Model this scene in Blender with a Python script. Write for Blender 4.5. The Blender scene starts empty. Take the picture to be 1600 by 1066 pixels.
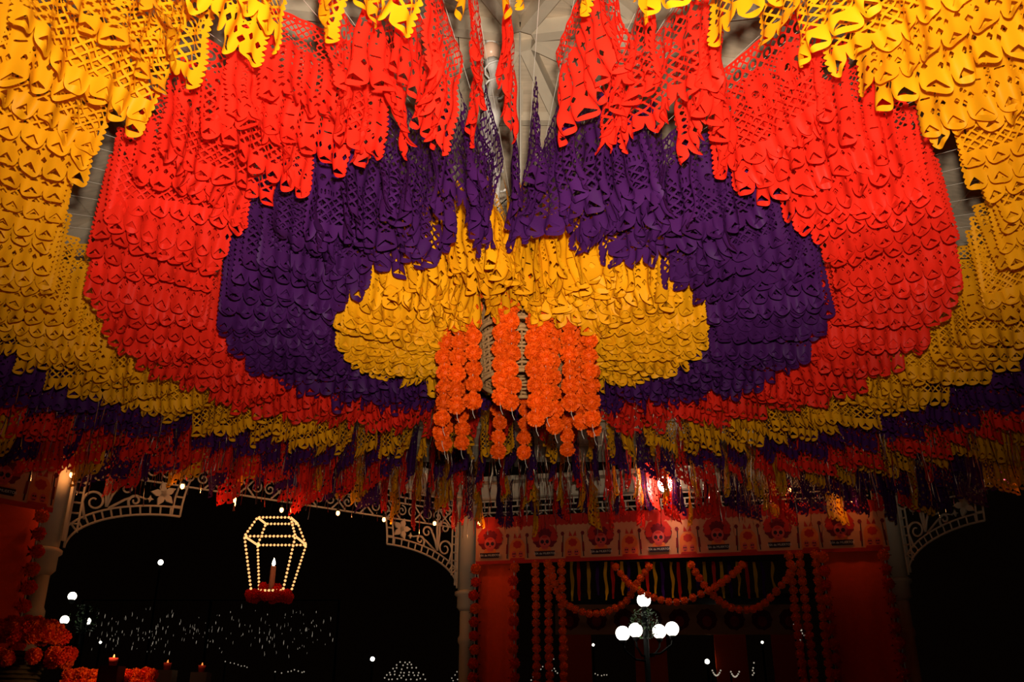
import bpy, math, random
import numpy as np
from mathutils import Vector, Matrix
R = math.radians
PI = math.pi
random.seed(7)
rng = np.random.default_rng(7)
sc = bpy.context.scene
col = sc.collection

# ------------------------------------------------------------------ camera
EYE = 1.6
PITCH = 22.5
cd = bpy.data.cameras.new('camera'); cam = bpy.data.objects.new('camera', cd); col.objects.link(cam)
cd.sensor_width = 36.0; cd.lens = 36.0 * 1412 / 1600; cd.clip_start = 0.05; cd.clip_end = 300
cam.location = (0, 0, EYE); cam.rotation_euler = (R(90 + PITCH), 0, 0)
sc.camera = cam

# ------------------------------------------------------------------ world: night
w = bpy.data.worlds.new('night'); sc.world = w; w.use_nodes = True
w.node_tree.nodes['Background'].inputs[0].default_value = (0.9, 0.42, 0.22, 1)
w.node_tree.nodes['Background'].inputs[1].default_value = 0.0012

# ------------------------------------------------------------------ flash carried just above the lens
fl = bpy.data.lights.new('camera_flash', 'SPOT'); fl.energy = 1190; fl.color = (1.0, 0.90, 0.75)
fl.spot_size = R(95); fl.spot_blend = 1.0; fl.shadow_soft_size = 0.035
flo = bpy.data.objects.new('camera_flash', fl); col.objects.link(flo)
flo.location = (0.04, -0.02, EYE + 0.20); flo.rotation_euler = (R(90 + 46.5), 0, 0)

sc.view_settings.view_transform = 'Standard'; sc.view_settings.look = 'None'
sc.view_settings.gamma = 1.0; sc.view_settings.use_curve_mapping = False
sc.view_settings.exposure = 0.0
sc.cycles.max_bounces = 6; sc.cycles.diffuse_bounces = 3; sc.cycles.glossy_bounces = 2; sc.cycles.transmission_bounces = 4

# ------------------------------------------------------------------ pixel helper (1600x1066 frame), used for measuring places
FPX = 1412.0
def ray(x, y):
    t = R(PITCH); dx = x - 800; up = 533 - y
    return Vector((dx, FPX * math.cos(t) - up * math.sin(t), up * math.cos(t) + FPX * math.sin(t)))
def at(x, y, Y):
    d = ray(x, y); p = d * (Y / d.y); return Vector((p.x, p.y, p.z + EYE))

# ------------------------------------------------------------------ materials
MATS = {}
def nodes_of(m):
    m.use_nodes = True
    nt = m.node_tree
    return nt, nt.nodes, nt.links
def mat(name, color, rough=0.6, metal=0.0, var=0.12, scale=12.0, spec=0.4, bump=0.0, coord='Object', stretch=None):
    m = bpy.data.materials.new(name); nt, N, L = nodes_of(m)
    b = N['Principled BSDF']
    b.inputs['Roughness'].default_value = rough; b.inputs['Metallic'].default_value = metal
    b.inputs['Specular IOR Level'].default_value = spec
    tc = N.new('ShaderNodeTexCoord'); no = N.new('ShaderNodeTexNoise'); no.inputs['Scale'].default_value = scale
    no.inputs['Detail'].default_value = 4
    if stretch:
        mp = N.new('ShaderNodeMapping'); mp.inputs['Scale'].default_value = stretch
        L.new(tc.outputs[coord], mp.inputs[0]); L.new(mp.outputs[0], no.inputs['Vector'])
    else:
        L.new(tc.outputs[coord], no.inputs['Vector'])
    mx = N.new('ShaderNodeMix'); mx.data_type = 'RGBA'
    mx.inputs['A'].default_value = tuple(c * (1 - var) for c in color) + (1,)
    mx.inputs['B'].default_value = tuple(min(1, c * (1 + var)) for c in color) + (1,)
    L.new(no.outputs[0], mx.inputs['Factor']); L.new(mx.outputs['Result'], b.inputs['Base Color'])
    if bump:
        bp = N.new('ShaderNodeBump'); bp.inputs['Strength'].default_value = bump; bp.inputs['Distance'].default_value = 0.01
        L.new(no.outputs[0], bp.inputs['Height']); L.new(bp.outputs[0], b.inputs['Normal'])
    MATS[name] = m
    return m
def paper(name, color, trans, tmix=0.22, rough=0.5):
    m = bpy.data.materials.new(name); nt, N, L = nodes_of(m)
    b = N['Principled BSDF']; out = N['Material Output']
    b.inputs['Roughness'].default_value = rough; b.inputs['Specular IOR Level'].default_value = 0.10
    oi = N.new('ShaderNodeObjectInfo'); hv = N.new('ShaderNodeHueSaturation'); hv.inputs['Color'].default_value = color + (1,)
    mr = N.new('ShaderNodeMapRange'); mr.inputs['To Min'].default_value = 0.86; mr.inputs['To Max'].default_value = 1.08
    L.new(oi.outputs['Random'], mr.inputs['Value']); L.new(mr.outputs[0], hv.inputs['Value'])
    L.new(hv.outputs[0], b.inputs['Base Color'])
    tc = N.new('ShaderNodeTexCoord'); no = N.new('ShaderNodeTexNoise'); no.inputs['Scale'].default_value = 22
    bp = N.new('ShaderNodeBump'); bp.inputs['Strength'].default_value = 0.12; bp.inputs['Distance'].default_value = 0.01
    L.new(tc.outputs['Object'], no.inputs['Vector']); L.new(no.outputs[0], bp.inputs['Height']); L.new(bp.outputs[0], b.inputs['Normal'])
    tr = N.new('ShaderNodeBsdfTranslucent'); tr.inputs['Color'].default_value = trans + (1,)
    mx = N.new('ShaderNodeMixShader'); mx.inputs[0].default_value = tmix
    L.new(b.outputs[0], mx.inputs[1]); L.new(tr.outputs[0], mx.inputs[2]); L.new(mx.outputs[0], out.inputs['Surface'])
    MATS[name] = m
    return m
def glow(name, color, strength):
    m = bpy.data.materials.new(name); nt, N, L = nodes_of(m)
    b = N['Principled BSDF']; b.inputs['Base Color'].default_value = color + (1,)
    b.inputs['Emission Color'].default_value = color + (1,); b.inputs['Emission Strength'].default_value = strength
    MATS[name] = m
    return m
YELLOW = paper('yellow_paper', (0.88, 0.370, 0.005), (0.86, 0.28, 0.003))
RED = paper('red_paper', (0.84, 0.024, 0.010), (0.9, 0.012, 0.003))
PURPLE = paper('purple_paper', (0.062, 0.010, 0.092), (0.06, 0.006, 0.085))
MARI = paper('marigold_petals', (0.88, 0.105, 0.004), (0.9, 0.09, 0.003), 0.2, 0.5)
MARID = paper('red_marigold_petals', (0.75, 0.035, 0.004), (0.75, 0.02, 0.002), 0.2, 0.6)
MARIR = paper('scarlet_flower_petals', (0.9, 0.02, 0.008), (0.8, 0.012, 0.005), 0.2, 0.6)
mat('string', (0.55, 0.50, 0.42), 0.5)
mat('tinsel', (0.85, 0.82, 0.76), 0.18, 1.0, 0.05)
mat('cream_iron', (0.58, 0.45, 0.31), 0.55, 0, 0.15, 6, 0.4, 0.1)
mat('board', (0.60, 0.47, 0.33), 0.75, 0, 0.3, 3, 0.2, 0.2, 'Object', (1, 12, 12))
mat('beam', (0.62, 0.51, 0.37), 0.7, 0, 0.2, 5, 0.2, 0.2)
mat('wicker', (0.42, 0.22, 0.085), 0.75, 0, 0.35, 40, 0.2, 0.3)
mat('white_cloth', (0.78, 0.74, 0.68), 0.8, 0, 0.1, 14, 0.2, 0.4)
mat('globe', (0.85, 0.55, 0.38), 0.3, 0, 0.03)
mat('dark_iron', (0.006, 0.006, 0.006), 0.8, 0.0, 0.1, 12, 0.1)
mat('leaf', (0.02, 0.05, 0.012), 0.6)
mat('drape', (0.74, 0.055, 0.008), 0.85, 0, 0.12, 30, 0.1, 0.1)
mat('banner_ground', (0.52, 0.175, 0.075), 0.8, 0, 0.12, 8, 0.1)
mat('banner_red', (0.42, 0.018, 0.010), 0.8, 0, 0.2, 14, 0.1)
mat('banner_orange', (0.62, 0.115, 0.022), 0.8, 0, 0.15, 14, 0.1)
mat('banner_pink', (0.52, 0.055, 0.04), 0.8, 0, 0.1, 14, 0.1)
mat('banner_dark', (0.030, 0.010, 0.014), 0.7, 0, 0.1, 14, 0.1)
mat('banner_maroon', (0.15, 0.008, 0.012), 0.8, 0, 0.2, 14, 0.1)
mat('banner_letter', (0.55, 0.42, 0.32), 0.8, 0, 0.05, 14, 0.1)
mat('floor', (0.14, 0.10, 0.075), 0.7, 0, 0.25, 4, 0.3, 0.1)
mat('ground', (0.03, 0.028, 0.025), 0.9, 0, 0.3, 2, 0.2, 0.2)
mat('basket', (0.075, 0.045, 0.018), 0.8, 0, 0.3, 30, 0.2, 0.3)
mat('cloth_red', (0.22, 0.014, 0.007), 0.9, 0, 0.15, 12, 0.1, 0.2)
mat('brass', (0.55, 0.28, 0.08), 0.5, 0.0, 0.1)
mat('wax', (0.62, 0.22, 0.13), 0.6, 0, 0.05)
mat('dark_wood', (0.045, 0.02, 0.012), 0.8, 0, 0.3, 5)
glow('lamp_white', (1.0, 0.93, 0.80), 14)
glow('street_globe', (1.0, 0.93, 0.78), 6)
glow('warm_bulb', (1.0, 0.45, 0.14), 7)
glow('rope_light', (1.0, 0.56, 0.20), 1.15)
glow('flame', (1.0, 0.88, 0.62), 9)
glow('bulb_and_glint_glow', (1.0, 0.85, 0.66), 0.34)  # glow of the string-light bulbs, also of the painted glints on distant tinsel
glow('ember', (1.0, 0.25, 0.05), 1.2)

# ------------------------------------------------------------------ mesh helpers
class MB:
    def __init__(s): s.v = []; s.f = []; s.m = []
    def face(s, idx, m=0): s.f.append(tuple(idx)); s.m.append(m)
    def quad(s, a, b, c, d, m=0):
        n = len(s.v); s.v += [tuple(a), tuple(b), tuple(c), tuple(d)]; s.face((n, n+1, n+2, n+3), m)
    def box(s, c, d, m=0, M=None):
        n = len(s.v); cx, cy, cz = c; x, y, z = d[0]/2, d[1]/2, d[2]/2
        P = [(-x,-y,-z),(x,-y,-z),(x,y,-z),(-x,y,-z),(-x,-y,z),(x,-y,z),(x,y,z),(-x,y,z)]
        for p in P:
            q = Vector(p)
            if M is not None: q = M @ q
            s.v.append((q.x+cx, q.y+cy, q.z+cz))
        for f in ((0,3,2,1),(4,5,6,7),(0,1,5,4),(1,2,6,5),(2,3,7,6),(3,0,4,7)): s.face([n+i for i in f], m)
    def bar(s, a, b, wd, ht, m=0, up=Vector((0,0,1))):
        a, b = Vector(a), Vector(b); d = (b-a); l = d.length; d.normalize()
        sd = d.cross(up)
        if sd.length < 1e-4: sd = d.cross(Vector((0,1,0)))
        sd.normalize(); u = sd.cross(d)
        M = Matrix((d, sd, u)).transposed()
        s.box((a+b)/2, (l, wd, ht), m, M)
    def tube(s, path, r, n=6, m=0, cap=True, closed=False):
        P = [Vector(p) for p in path]; k = len(P)
        if k < 2: return
        rr = r if hasattr(r, '__len__') else [r]*k
        base = len(s.v); ref = None
        for i, p in enumerate(P):
            if closed: t = P[(i+1) % k] - P[i-1]
            else: t = P[min(i+1, k-1)] - P[max(i-1, 0)]
            if t.length < 1e-9: t = Vector((0,0,1))
            t.normalize()
            if ref is None:
                ref = Vector((0,0,1)) if abs(t.z) < .9 else Vector((1,0,0))
            e = ref - t * ref.dot(t)
            if e.length < 1e-5: e = t.orthogonal()
            e.normalize(); ref = e; g = t.cross(e)
            for j in range(n):
                a = 2*PI*j/n; q = p + (e*math.cos(a) + g*math.sin(a))*rr[i]; s.v.append((q.x,q.y,q.z))
        segs = k if closed else k-1
        for i in range(segs):
            for j in range(n):
                a = base+i*n+j; b = base+i*n+(j+1)%n; i2 = (i+1) % k
                c = base+i2*n+(j+1)%n; d = base+i2*n+j
                s.face((a,b,c,d), m)
        if cap and not closed:
            s.face([base+j for j in range(n)][::-1], m); s.face([base+(k-1)*n+j for j in range(n)], m)
    def lathe(s, prof, n=16, c=(0,0,0), m=0):
        base = len(s.v); k = len(prof)
        for (r, z) in prof:
            for j in range(n):
                a = 2*PI*j/n; s.v.append((c[0]+r*math.cos(a), c[1]+r*math.sin(a), c[2]+z))
        for i in range(k-1):
            for j in range(n):
                s.face((base+i*n+j, base+i*n+(j+1)%n, base+(i+1)*n+(j+1)%n, base+(i+1)*n+j), m)
        s.face([base+j for j in range(n)][::-1], m); s.face([base+(k-1)*n+j for j in range(n)], m)
    def sphere(s, c, r, n=10, k=7, m=0, sq=(1,1,1)):
        prof = [(max(1e-4, r*math.sin(PI*i/k)), -r*math.cos(PI*i/k)) for i in range(k+1)]
        b = len(s.v); s.lathe(prof, n, (0,0,0), m)
        for i in range(b, len(s.v)):
            x,y,z = s.v[i]; s.v[i] = (c[0]+x*sq[0], c[1]+y*sq[1], c[2]+z*sq[2])
    def poly(s, pts, y, th, m=0):          # flat shape in local xz, front face at y, thickness th behind it
        n = len(s.v); k = len(pts)
        for (x, z) in pts: s.v.append((x, y, z))
        for (x, z) in pts: s.v.append((x, y+th, z))
        s.face(range(n, n+k), m)
        s.face(list(range(n+k, n+2*k))[::-1], m)
        for i in range(k):
            j = (i+1) % k; s.face((n+i, n+k+i, n+k+j, n+j), m)
    def mesh(s, name, mats, smooth=False):
        me = bpy.data.meshes.new(name); me.from_pydata(s.v, [], s.f)
        for mm in mats: me.materials.append(MATS[mm] if isinstance(mm, str) else mm)
        if len(mats) > 1: me.polygons.foreach_set('material_index', s.m)
        if smooth: me.polygons.foreach_set('use_smooth', [True]*len(s.f))
        me.update()
        return me
    def build(s, name, mats, parent=None, smooth=False, loc=None):
        if not isinstance(mats, (list, tuple)): mats = [mats]
        return link(name, s.mesh(name, mats, smooth), parent, loc)
def link(name, me, parent=None, loc=None):
    o = bpy.data.objects.new(name, me); col.objects.link(o)
    if parent is not None: o.parent = parent
    if loc is not None: o.location = loc
    return o
def tag(o, label=None, cat=None, group=None, kind=None):
    if label: o['label'] = label
    if cat: o['category'] = cat
    if group: o['group'] = group
    if kind: o['kind'] = kind
    return o
def thing(name, label, cat, loc=(0,0,0), rotz=0.0, group=None):
    o = bpy.data.objects.new(name, None); col.objects.link(o); o.empty_display_size = 0.1
    o.location = loc; o.rotation_euler = (0, 0, rotz)
    return tag(o, label, cat, group)

# ================================================================== THE BANDSTAND SHELL
CX, CY = 0.05, 4.5                       # middle of the decorated ceiling
Cc, Lc, Rc = Vector((-0.49, 10.0, 0)), Vector((-3.72, 7.30, 0)), Vector((3.77, 9.04, 0))
dL = Vector((-.55, -.835, 0)).normalized(); dR = Vector((.47, -.88, 0)).normalized()
L2, R2 = Lc + dL*4.3, Rc + dR*4.3
GROUND = -1.2
# floor and ground
m = MB(); m.lathe([(6.6, -0.30), (6.6, 0.0)], 8, (CX, CY, 0))
tag(m.build('floor', 'floor'), kind='structure')
m = MB(); m.box((0, 20, GROUND-0.1), (140, 120, 0.2))
tag(m.build('ground', 'ground'), 'dark paved plaza ground around the bandstand', 'ground', kind='structure')
m = MB(); m.lathe([(6.9, GROUND+0.002), (6.9, -0.302)], 8, (CX, CY, 0))
tag(m.build('plinth', 'floor'), 'raised stone plinth under the bandstand floor', 'plinth', kind='structure')

# ceiling: eight sloping faces of boards, hip rafters and purlins
APEX, EAVEZ, RC = 5.62, 4.34, 6.3
def cz(r): return APEX - (APEX-EAVEZ)*r/RC
ceil = tag(bpy.data.objects.new('ceiling', None), 'pale boarded ceiling of the bandstand roof', 'ceiling', kind='structure'); col.objects.link(ceil)
ceil.location = (CX, CY, 0)
NB = 15
for k in range(8):
    a0 = PI/8 + k*PI/4; a1 = a0 + PI/4
    for i in range(NB):
        r0 = RC*i/NB + (0.04 if i == 0 else 0.004); r1 = RC*(i+1)/NB - 0.004; g = 0.003
        m = MB(); P = []
        for (r, a) in ((r0,a0),(r1,a0),(r1,a1),(r0,a1)):
            P.append((r*math.cos(a), r*math.sin(a), cz(r) + (0.012 if i % 2 else 0.0)))
        n = 0; m.v = [p for p in P] + [(x,y,z+0.025) for (x,y,z) in P]
        for f in ((0,3,2,1),(4,5,6,7),(0,1,5,4),(1,2,6,5),(2,3,7,6),(3,0,4,7)): m.face(f)
        m.build('plank', 'board', ceil)
rafters = tag(bpy.data.objects.new('roof_frame', None), 'pale timber hip rafters and purlins under the bandstand roof', 'roof frame', kind='structure'); col.objects.link(rafters)
rafters.location = (CX, CY, 0)
for k in range(8):
    a0 = PI/8 + k*PI/4; a1 = a0 + PI/4
    m = MB(); m.bar((0.10*math.cos(a0), 0.10*math.sin(a0), cz(0.1)-.06), (RC*math.cos(a0), RC*math.sin(a0), EAVEZ-.06), .075, .11)
    m.build('rafter', 'beam', rafters)
    am = (a0+a1)/2; ap = RC*math.cos(PI/8)
    m = MB(); m.bar((0.45*math.cos(am), 0.45*math.sin(am), cz(0.45)-.03), (ap*math.cos(am), ap*math.sin(am), EAVEZ-.03), .05, .06)
    m.build('jack_rafter', 'beam', rafters)
    for r in (0.75, 1.6, 2.7, 4.0, 5.3):
        m = MB(); m.bar((r*math.cos(a0), r*math.sin(a0), cz(r)-.05), (r*math.cos(a1), r*math.sin(a1), cz(r)-.05), .06, .07)
        m.build('purlin', 'beam', rafters)

# columns
RINGZ = EYE + 1.19; LINT = EYE + 2.20; LTOP = EYE + 2.36
def column(P, label):
    t = thing('iron_column', label, 'column', P, 0, 'cream columns of the bandstand')
    m = MB(); m.lathe([(.17,0),(.17,.10),(.13,.14),(.11,.30),(.085,.34)], 16); m.build('base', 'cream_iron', t, True)
    m = MB(); m.lathe([(.072,.34),(.072,1.4),(.085,1.42),(.085,1.46),(.068,1.5),(.066,2.28),(.082,2.31),(.082,2.35),(.066,2.38),(.066,2.62)], 16)
    m.build('shaft', 'cream_iron', t, True)
    m = MB(); m.lathe([(.066,2.62),(.10,2.66),(.10,RINGZ-.02),(.125,RINGZ),(.125,RINGZ+.03),(.09,RINGZ+.05)], 16); m.build('collar', 'cream_iron', t, True)
    m = MB(); m.lathe([(.095,RINGZ+.05),(.095,LINT-.08),(.13,LINT-.04),(.13,LINT)], 16); m.build('upper_post', 'cream_iron', t, True)
    for sx in (-1, 1):
        m = MB(); m.box((sx*.125, 0, (RINGZ+LINT)/2+.05), (.022, .03, LINT-RINGZ-.1)); m.build('edge_strip', 'cream_iron', t)
    return t
column(Lc, 'cream column at the left edge beside the skull banner')
column(Cc, 'cream column in the middle behind the marigold chandelier')
column(Rc, 'cream column at the right end of the skull banner')
def seg_frame(A, B):
    d = B - A
    return math.atan2(d.y, d.x), d.length
def lintel(A, B, label):
    rz, ln = seg_frame(A, B)
    t = thing('lintel_beam', label, 'beam', A, rz, 'cream lintels between the columns')
    m = MB(); m.box((ln/2, 0, (LINT+LTOP)/2), (ln-.02, .16, LTOP-LINT)); m.build('beam_body', 'cream_iron', t)
    m = MB(); m.box((ln/2, -.10, LTOP+.025), (ln-.02, .30, .05)); m.build('cornice', 'cream_iron', t)
    m = MB(); m.box((ln/2, -.09, LINT+.02), (ln-.02, .03, .03)); m.build('molding', 'cream_iron', t)
    return t
lintel(Lc, Cc, 'cream lintel over the opening behind the light lantern')
lintel(Cc, Rc, 'cream lintel over the skull banner')
lintel(L2, Lc, 'cream lintel at the far left edge of the view')
lintel(Rc, R2, 'cream lintel over the dark opening on the right')

# fretwork strip under each lintel: little brick lattice above crossed scrolls
def spiral(c, r0, r1, a0, a1, n=22):
    return [(c[0]+(r0+(r1-r0)*i/n)*math.cos(a0+(a1-a0)*i/n), 0, c[1]+(r0+(r1-r0)*i/n)*math.sin(a0+(a1-a0)*i/n)) for i in range(n+1)]
def fretwork(A, B, label):
    rz, ln = seg_frame(A, B)
    t = thing('fretwork_panel', label, 'fretwork', A + Vector((0,0,LINT)), rz, 'fretwork strips under the lintels')
    x0, x1 = .16, ln-.16
    for z in (-.012, -.075, -.138):
        m = MB(); m.box(((x0+x1)/2, 0, z), (x1-x0, .018, .014)); m.build('rail', 'cream_iron', t)
    stub = MB(); stub.box((0,0,0), (.014, .018, .055)); sm = stub.mesh('stub', ['cream_iron'])
    n = int((x1-x0)/.125)
    for i in range(n):
        for row, z in enumerate((-.043, -.106)):
            link('stub', sm, t, (x0+.03+.125*i + (.062 if row else 0), 0, z))
    sc_ = MB()
    for sx in (-1, 1):
        sc_.tube([(sx*.07*math.cos(.2), 0, -.145), (sx*.04,0,-.18), (0,0,-.225), (-sx*.04,0,-.265), (-sx*.075,0,-.30)], .009, 5)
        sc_.tube(spiral((sx*.095, -.215), .058, .012, PI/2, PI/2 - sx*PI*2.6), .008, 5)
    scm = sc_.mesh('scroll', ['cream_iron'], True)
    k = int((x1-x0)/.30)
    for i in range(k): link('scroll', scm, t, (x0+.15+.30*i*( (x1-x0-.3)/((k-1)*.30) ), 0, 0))
    m = MB(); m.box(((x0+x1)/2, 0, -.31), (x1-x0, .018, .014)); m.build('rail', 'cream_iron', t)
    return t
fretwork(Cc, Rc, 'cream fretwork of small bricks and scrolls above the skull banner')
fretwork(Lc, Cc, 'cream fretwork behind paper fringe over the lantern opening')
fretwork(Rc, R2, 'cream fretwork over the dark opening on the right')

# scroll brackets
def bracket(P, Q, label, flip=False):
    rz, ln = seg_frame(P, Q)
    t = thing('scroll_bracket', label, 'bracket', P + Vector((0,0,RINGZ+.06)), rz, 'cream scroll brackets beside the columns')
    a, b, o = .90, .37, .075
    X0 = .13
    lo = [(X0 + a*(1-math.cos(u)), 0, b*math.sin(u)) for u in np.linspace(0, PI/2, 26)]
    hi = []
    for u in np.linspace(.33, PI/2, 24):
        x, z = X0 + a*(1-math.cos(u)), b*math.sin(u); nx, nz = -b*math.cos(u), a*math.sin(u); l = math.hypot(nx, nz)
        hi.append((x+nx/l*o, 0, z+nz/l*o))
    m = MB(); m.tube(lo, .011, 5); m.build('arch_rail', 'cream_iron', t, True)
    m = MB(); m.tube(hi, .010, 5); m.build('arch_rail', 'cream_iron', t, True)
    for u in np.linspace(.40, PI/2, 13):
        x, z = X0 + a*(1-math.cos(u)), b*math.sin(u); nx, nz = -b*math.cos(u), a*math.sin(u); l = math.hypot(nx, nz)
        m = MB(); m.tube([(x,0,z), (x+nx/l*o,0,z+nz/l*o)], .008, 4); m.build('rung', 'cream_iron', t)
    # end ladder rising from the tip
    tip = X0 + a
    for dx in (0, -o):
        m = MB(); m.tube([(tip+dx+.05*s*s, 0, b+ .34*s) for s in np.linspace(0, 1, 8)], .010, 5); m.build('tip_rail', 'cream_iron', t, True)
    for s in (.25, .5, .75, 1.0):
        m = MB(); m.tube([(tip-o+.05*s*s,0,b+.34*s), (tip+.05*s*s,0,b+.34*s)], .008, 4); m.build('rung', 'cream_iron', t)
    # ladder beside the post
    H = LINT - RINGZ - .08
    for dx in (X0+.0, X0+.075):
        m = MB(); m.tube([(dx,0,.02 if dx < X0+.05 else .13), (dx,0,H)], .010, 5); m.build('side_rail', 'cream_iron', t)
    for z in np.linspace(.2, H-.04, 9):
        m = MB(); m.tube([(X0,0,z), (X0+.075,0,z)], .008, 4); m.build('rung', 'cream_iron', t)
    # scrolls
    def scr(pts, r=.011):
        m = MB(); m.tube(pts, [r*1.15 - r*.45*i/len(pts) for i in range(len(pts))], 5); m.build('scroll', 'cream_iron', t, True)
    scr([(.245,0,.245)] + spiral((.30, .40), .095, .022, PI*1.05, PI*1.05 - 2*PI*1.35, 30))
    scr([(.40,0,.37), (.385,0,.46), (.375,0,.55)] + spiral((.31, .62), .070, .018, -.2, PI*2.2, 26))
    scr([(.40,0,.37), (.43,0,.47), (.47,0,.55)] + spiral((.54, .55), .065, .018, PI, -PI*1.3, 24))
    scr([(.42,0,.36), (.54,0,.45), (.63,0,.50), (.72,0,.48)] )
    scr([(.58,0,.40), (.57,0,.45)] + spiral((.625,.455), .048, .014, PI, -PI*1.1, 20))
    scr([(.40,0,.40), (.41,0,.60), (.40,0,.80), (.39,0,H)])
    scr(spiral((.28,.80), .075, .018, -PI*.4, PI*1.9, 24))
    # star flower near the tip
    for k in range(5):
        an = PI/2 + k*2*PI/5 + .25; L_ = .115
        ca, sa = math.cos(an), math.sin(an); cx_, cz_ = .86, .545
        pts = [(cx_+.02*sa, cz_-.02*ca), (cx_+ca*L_*.55+.030*sa, cz_+sa*L_*.55-.030*ca), (cx_+ca*L_, cz_+sa*L_), (cx_+ca*L_*.55-.030*sa, cz_+sa*L_*.55+.030*ca), (cx_-.02*sa, cz_+.02*ca)]
        m = MB(); m.poly(pts, -.012, .02); m.build('petal', 'cream_iron', t)
    for (x, z) in ((.74,.485), (.36,.66)):
        m = MB(); m.poly([(x-.02,z),(x,z+.012),(x+.008,z+.035),(x+.016,z+.012),(x+.04,z),(x+.016,z-.010),(x+.008,z-.03),(x,z-.010)], -.01, .018); m.build('leaf_tip', 'cream_iron', t)
    return t
bracket(Lc, Cc, 'cream scroll bracket by the left column, over the dark opening')
bracket(Cc, Lc, 'cream scroll bracket by the middle column, next to the lantern opening')
bracket(Rc, R2, 'cream scroll bracket by the right column, against the black night')

# ================================================================== CUT PAPER BANNERS
W_, H_, LW = .56, .46, .08
def lat(U, V, p, s):
    a = np.mod(U+V, p); b = np.mod(U-V, p)
    return np.minimum(np.minimum(a, p-a), np.minimum(b, p-b))/1.414 - s/2
def rbox(U, V, cx, cy, hx, hy, r=0.0):
    dx = np.abs(U-cx)-hx+r; dy = np.abs(V-cy)-hy+r
    return -(np.hypot(np.maximum(dx,0), np.maximum(dy,0)) + np.minimum(np.maximum(dx,dy),0) - r)
def field(U, V, kind, p=.031, s=.0066):
    xx = np.mod(U/LW, 1)-.5; px = xx*LW
    yb = H_-.050 + .050*np.power(np.clip(1-np.power(np.abs(2*xx),2.3),0,1), 1/2.3)
    f = np.minimum(yb-V, np.minimum(U, W_-U)-.010+.009*np.abs(np.sin(PI*V/.024)))
    f = np.minimum(f, V+.001)
    def cut(f, h): return np.minimum(f, -h)
    py = V-(H_-.032)
    f = cut(f, np.minimum(.010-py+.15*np.abs(px), (py+.015)/1.15-np.abs(px)))                # triangle in every scallop
    pn = np.mod(U/LW+.5, 1)*LW-LW/2                                                          # openings over the notch between scallops
    if kind in ('solid', 'tomb'):
        f = cut(f, .010-np.abs(pn)-.62*np.abs(V-(H_-.074)))
        f = cut(f, .0085-np.abs(np.abs(pn)-.022)-.5*np.abs(V-(H_-.096)))
    top, bot = .030, (H_-.114 if kind in ('solid', 'tomb') else H_-.076)
    reg = np.minimum(V-top, bot-V); reg = np.minimum(reg, np.minimum(U, W_-U)-.020)
    L_ = np.minimum(lat(U, V, p, s), reg)
    f = cut(f, .005-np.hypot(np.mod(U, .024)-.012, V-.016))
    none = np.full_like(U, -1.0); NL = int(round(W_/LW))
    cs = [LW*(i+.5) for i in range(NL)]
    if kind == 'tomb':
        body = none
        for c in cs: body = np.maximum(body, rbox(U, V, c, .25, .030, .105, .028))
        f = cut(f, np.minimum(L_, -body-.001))
        for c in cs:
            f = cut(f, np.maximum(rbox(U,V,c,.205,.0035,.020), rbox(U,V,c,.198,.012,.0035)))
            f = cut(f, rbox(U,V,c,.305,.016,.0036)); f = cut(f, .0045-np.hypot(U-c, V-.25))
            r = np.hypot(U-c, V-.095); f = cut(f, np.minimum(.022-r, r-.010))
    elif kind == 'wheel':
        disc = none; holes = none
        for c in (.10, .28, .46):
            for v0, R0 in ((.20, .072),):
                r = np.hypot(U-c, V-v0); aa = np.arctan2(V-v0, U-c); an = np.mod(aa, 2*PI/11)
                disc = np.maximum(disc, R0-r); sp = np.minimum(an, 2*PI/11-an)*r-.0042
                holes = np.maximum(holes, np.minimum(np.minimum(r-.017, R0*.72-r), sp)); holes = np.maximum(holes, .007-r)
                a2 = np.mod(aa, 2*PI/16)-PI/16; holes = np.maximum(holes, .005-np.hypot(a2*r, r-R0*.87))
        f = cut(f, np.minimum(L_, -disc)); f = cut(f, holes)
    elif kind == 'skull':
        disc = none; holes = none
        for c in (.10, .28, .46):
            disc = np.maximum(disc, np.maximum(.068-np.hypot(U-c, V-.18), rbox(U,V,c,.235,.042,.042,.015)))
            for e in (-.026,.026): holes = np.maximum(holes, .0155-np.hypot(U-c-e, V-.19))
            holes = np.maximum(holes, np.minimum(.011-(V-.216), (V-.200)/1.8-np.abs(U-c)))
            for e in (-.028,-.014,0,.014,.028): holes = np.maximum(holes, rbox(U,V,c+e,.252,.0034,.012))
            for k in range(5):
                aa = -PI/2 + (k-2)*.42; holes = np.maximum(holes, .0055-np.hypot(U-c-.052*math.cos(aa), V-.18-.052*math.sin(aa)))
        for c in cs:
            r = np.hypot(U-c, V-.075); holes = np.maximum(holes, np.minimum(.024-r, r-.011)); disc = np.maximum(disc, .030-r)
        f = cut(f, np.minimum(L_, -disc-.001)); f = cut(f, holes)
    elif kind == 'diamond':
        ring = none; disc = none
        for c in cs:
            for v0 in (.075, .26):
                r = np.hypot(U-c, V-v0); ring = np.maximum(ring, np.minimum(.024-r, r-.010)); disc = np.maximum(disc, .031-r)
        f = cut(f, np.minimum(np.minimum(lat(U,V,.040,.009), reg), -disc)); f = cut(f, ring)
    elif kind == 'solid':
        f = cut(f, np.minimum(L_, .115-V))
        for i, c in enumerate(cs):
            f = cut(f, .005-np.hypot(U-c, V-.17)); f = cut(f, rbox(U,V,c,.325,.014,.0032))
            f = cut(f, np.minimum(np.minimum(lat(U,V,.024,.0065), V-.14), np.minimum(.33-V, .009-np.abs(U-LW*i))))
    return f
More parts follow.
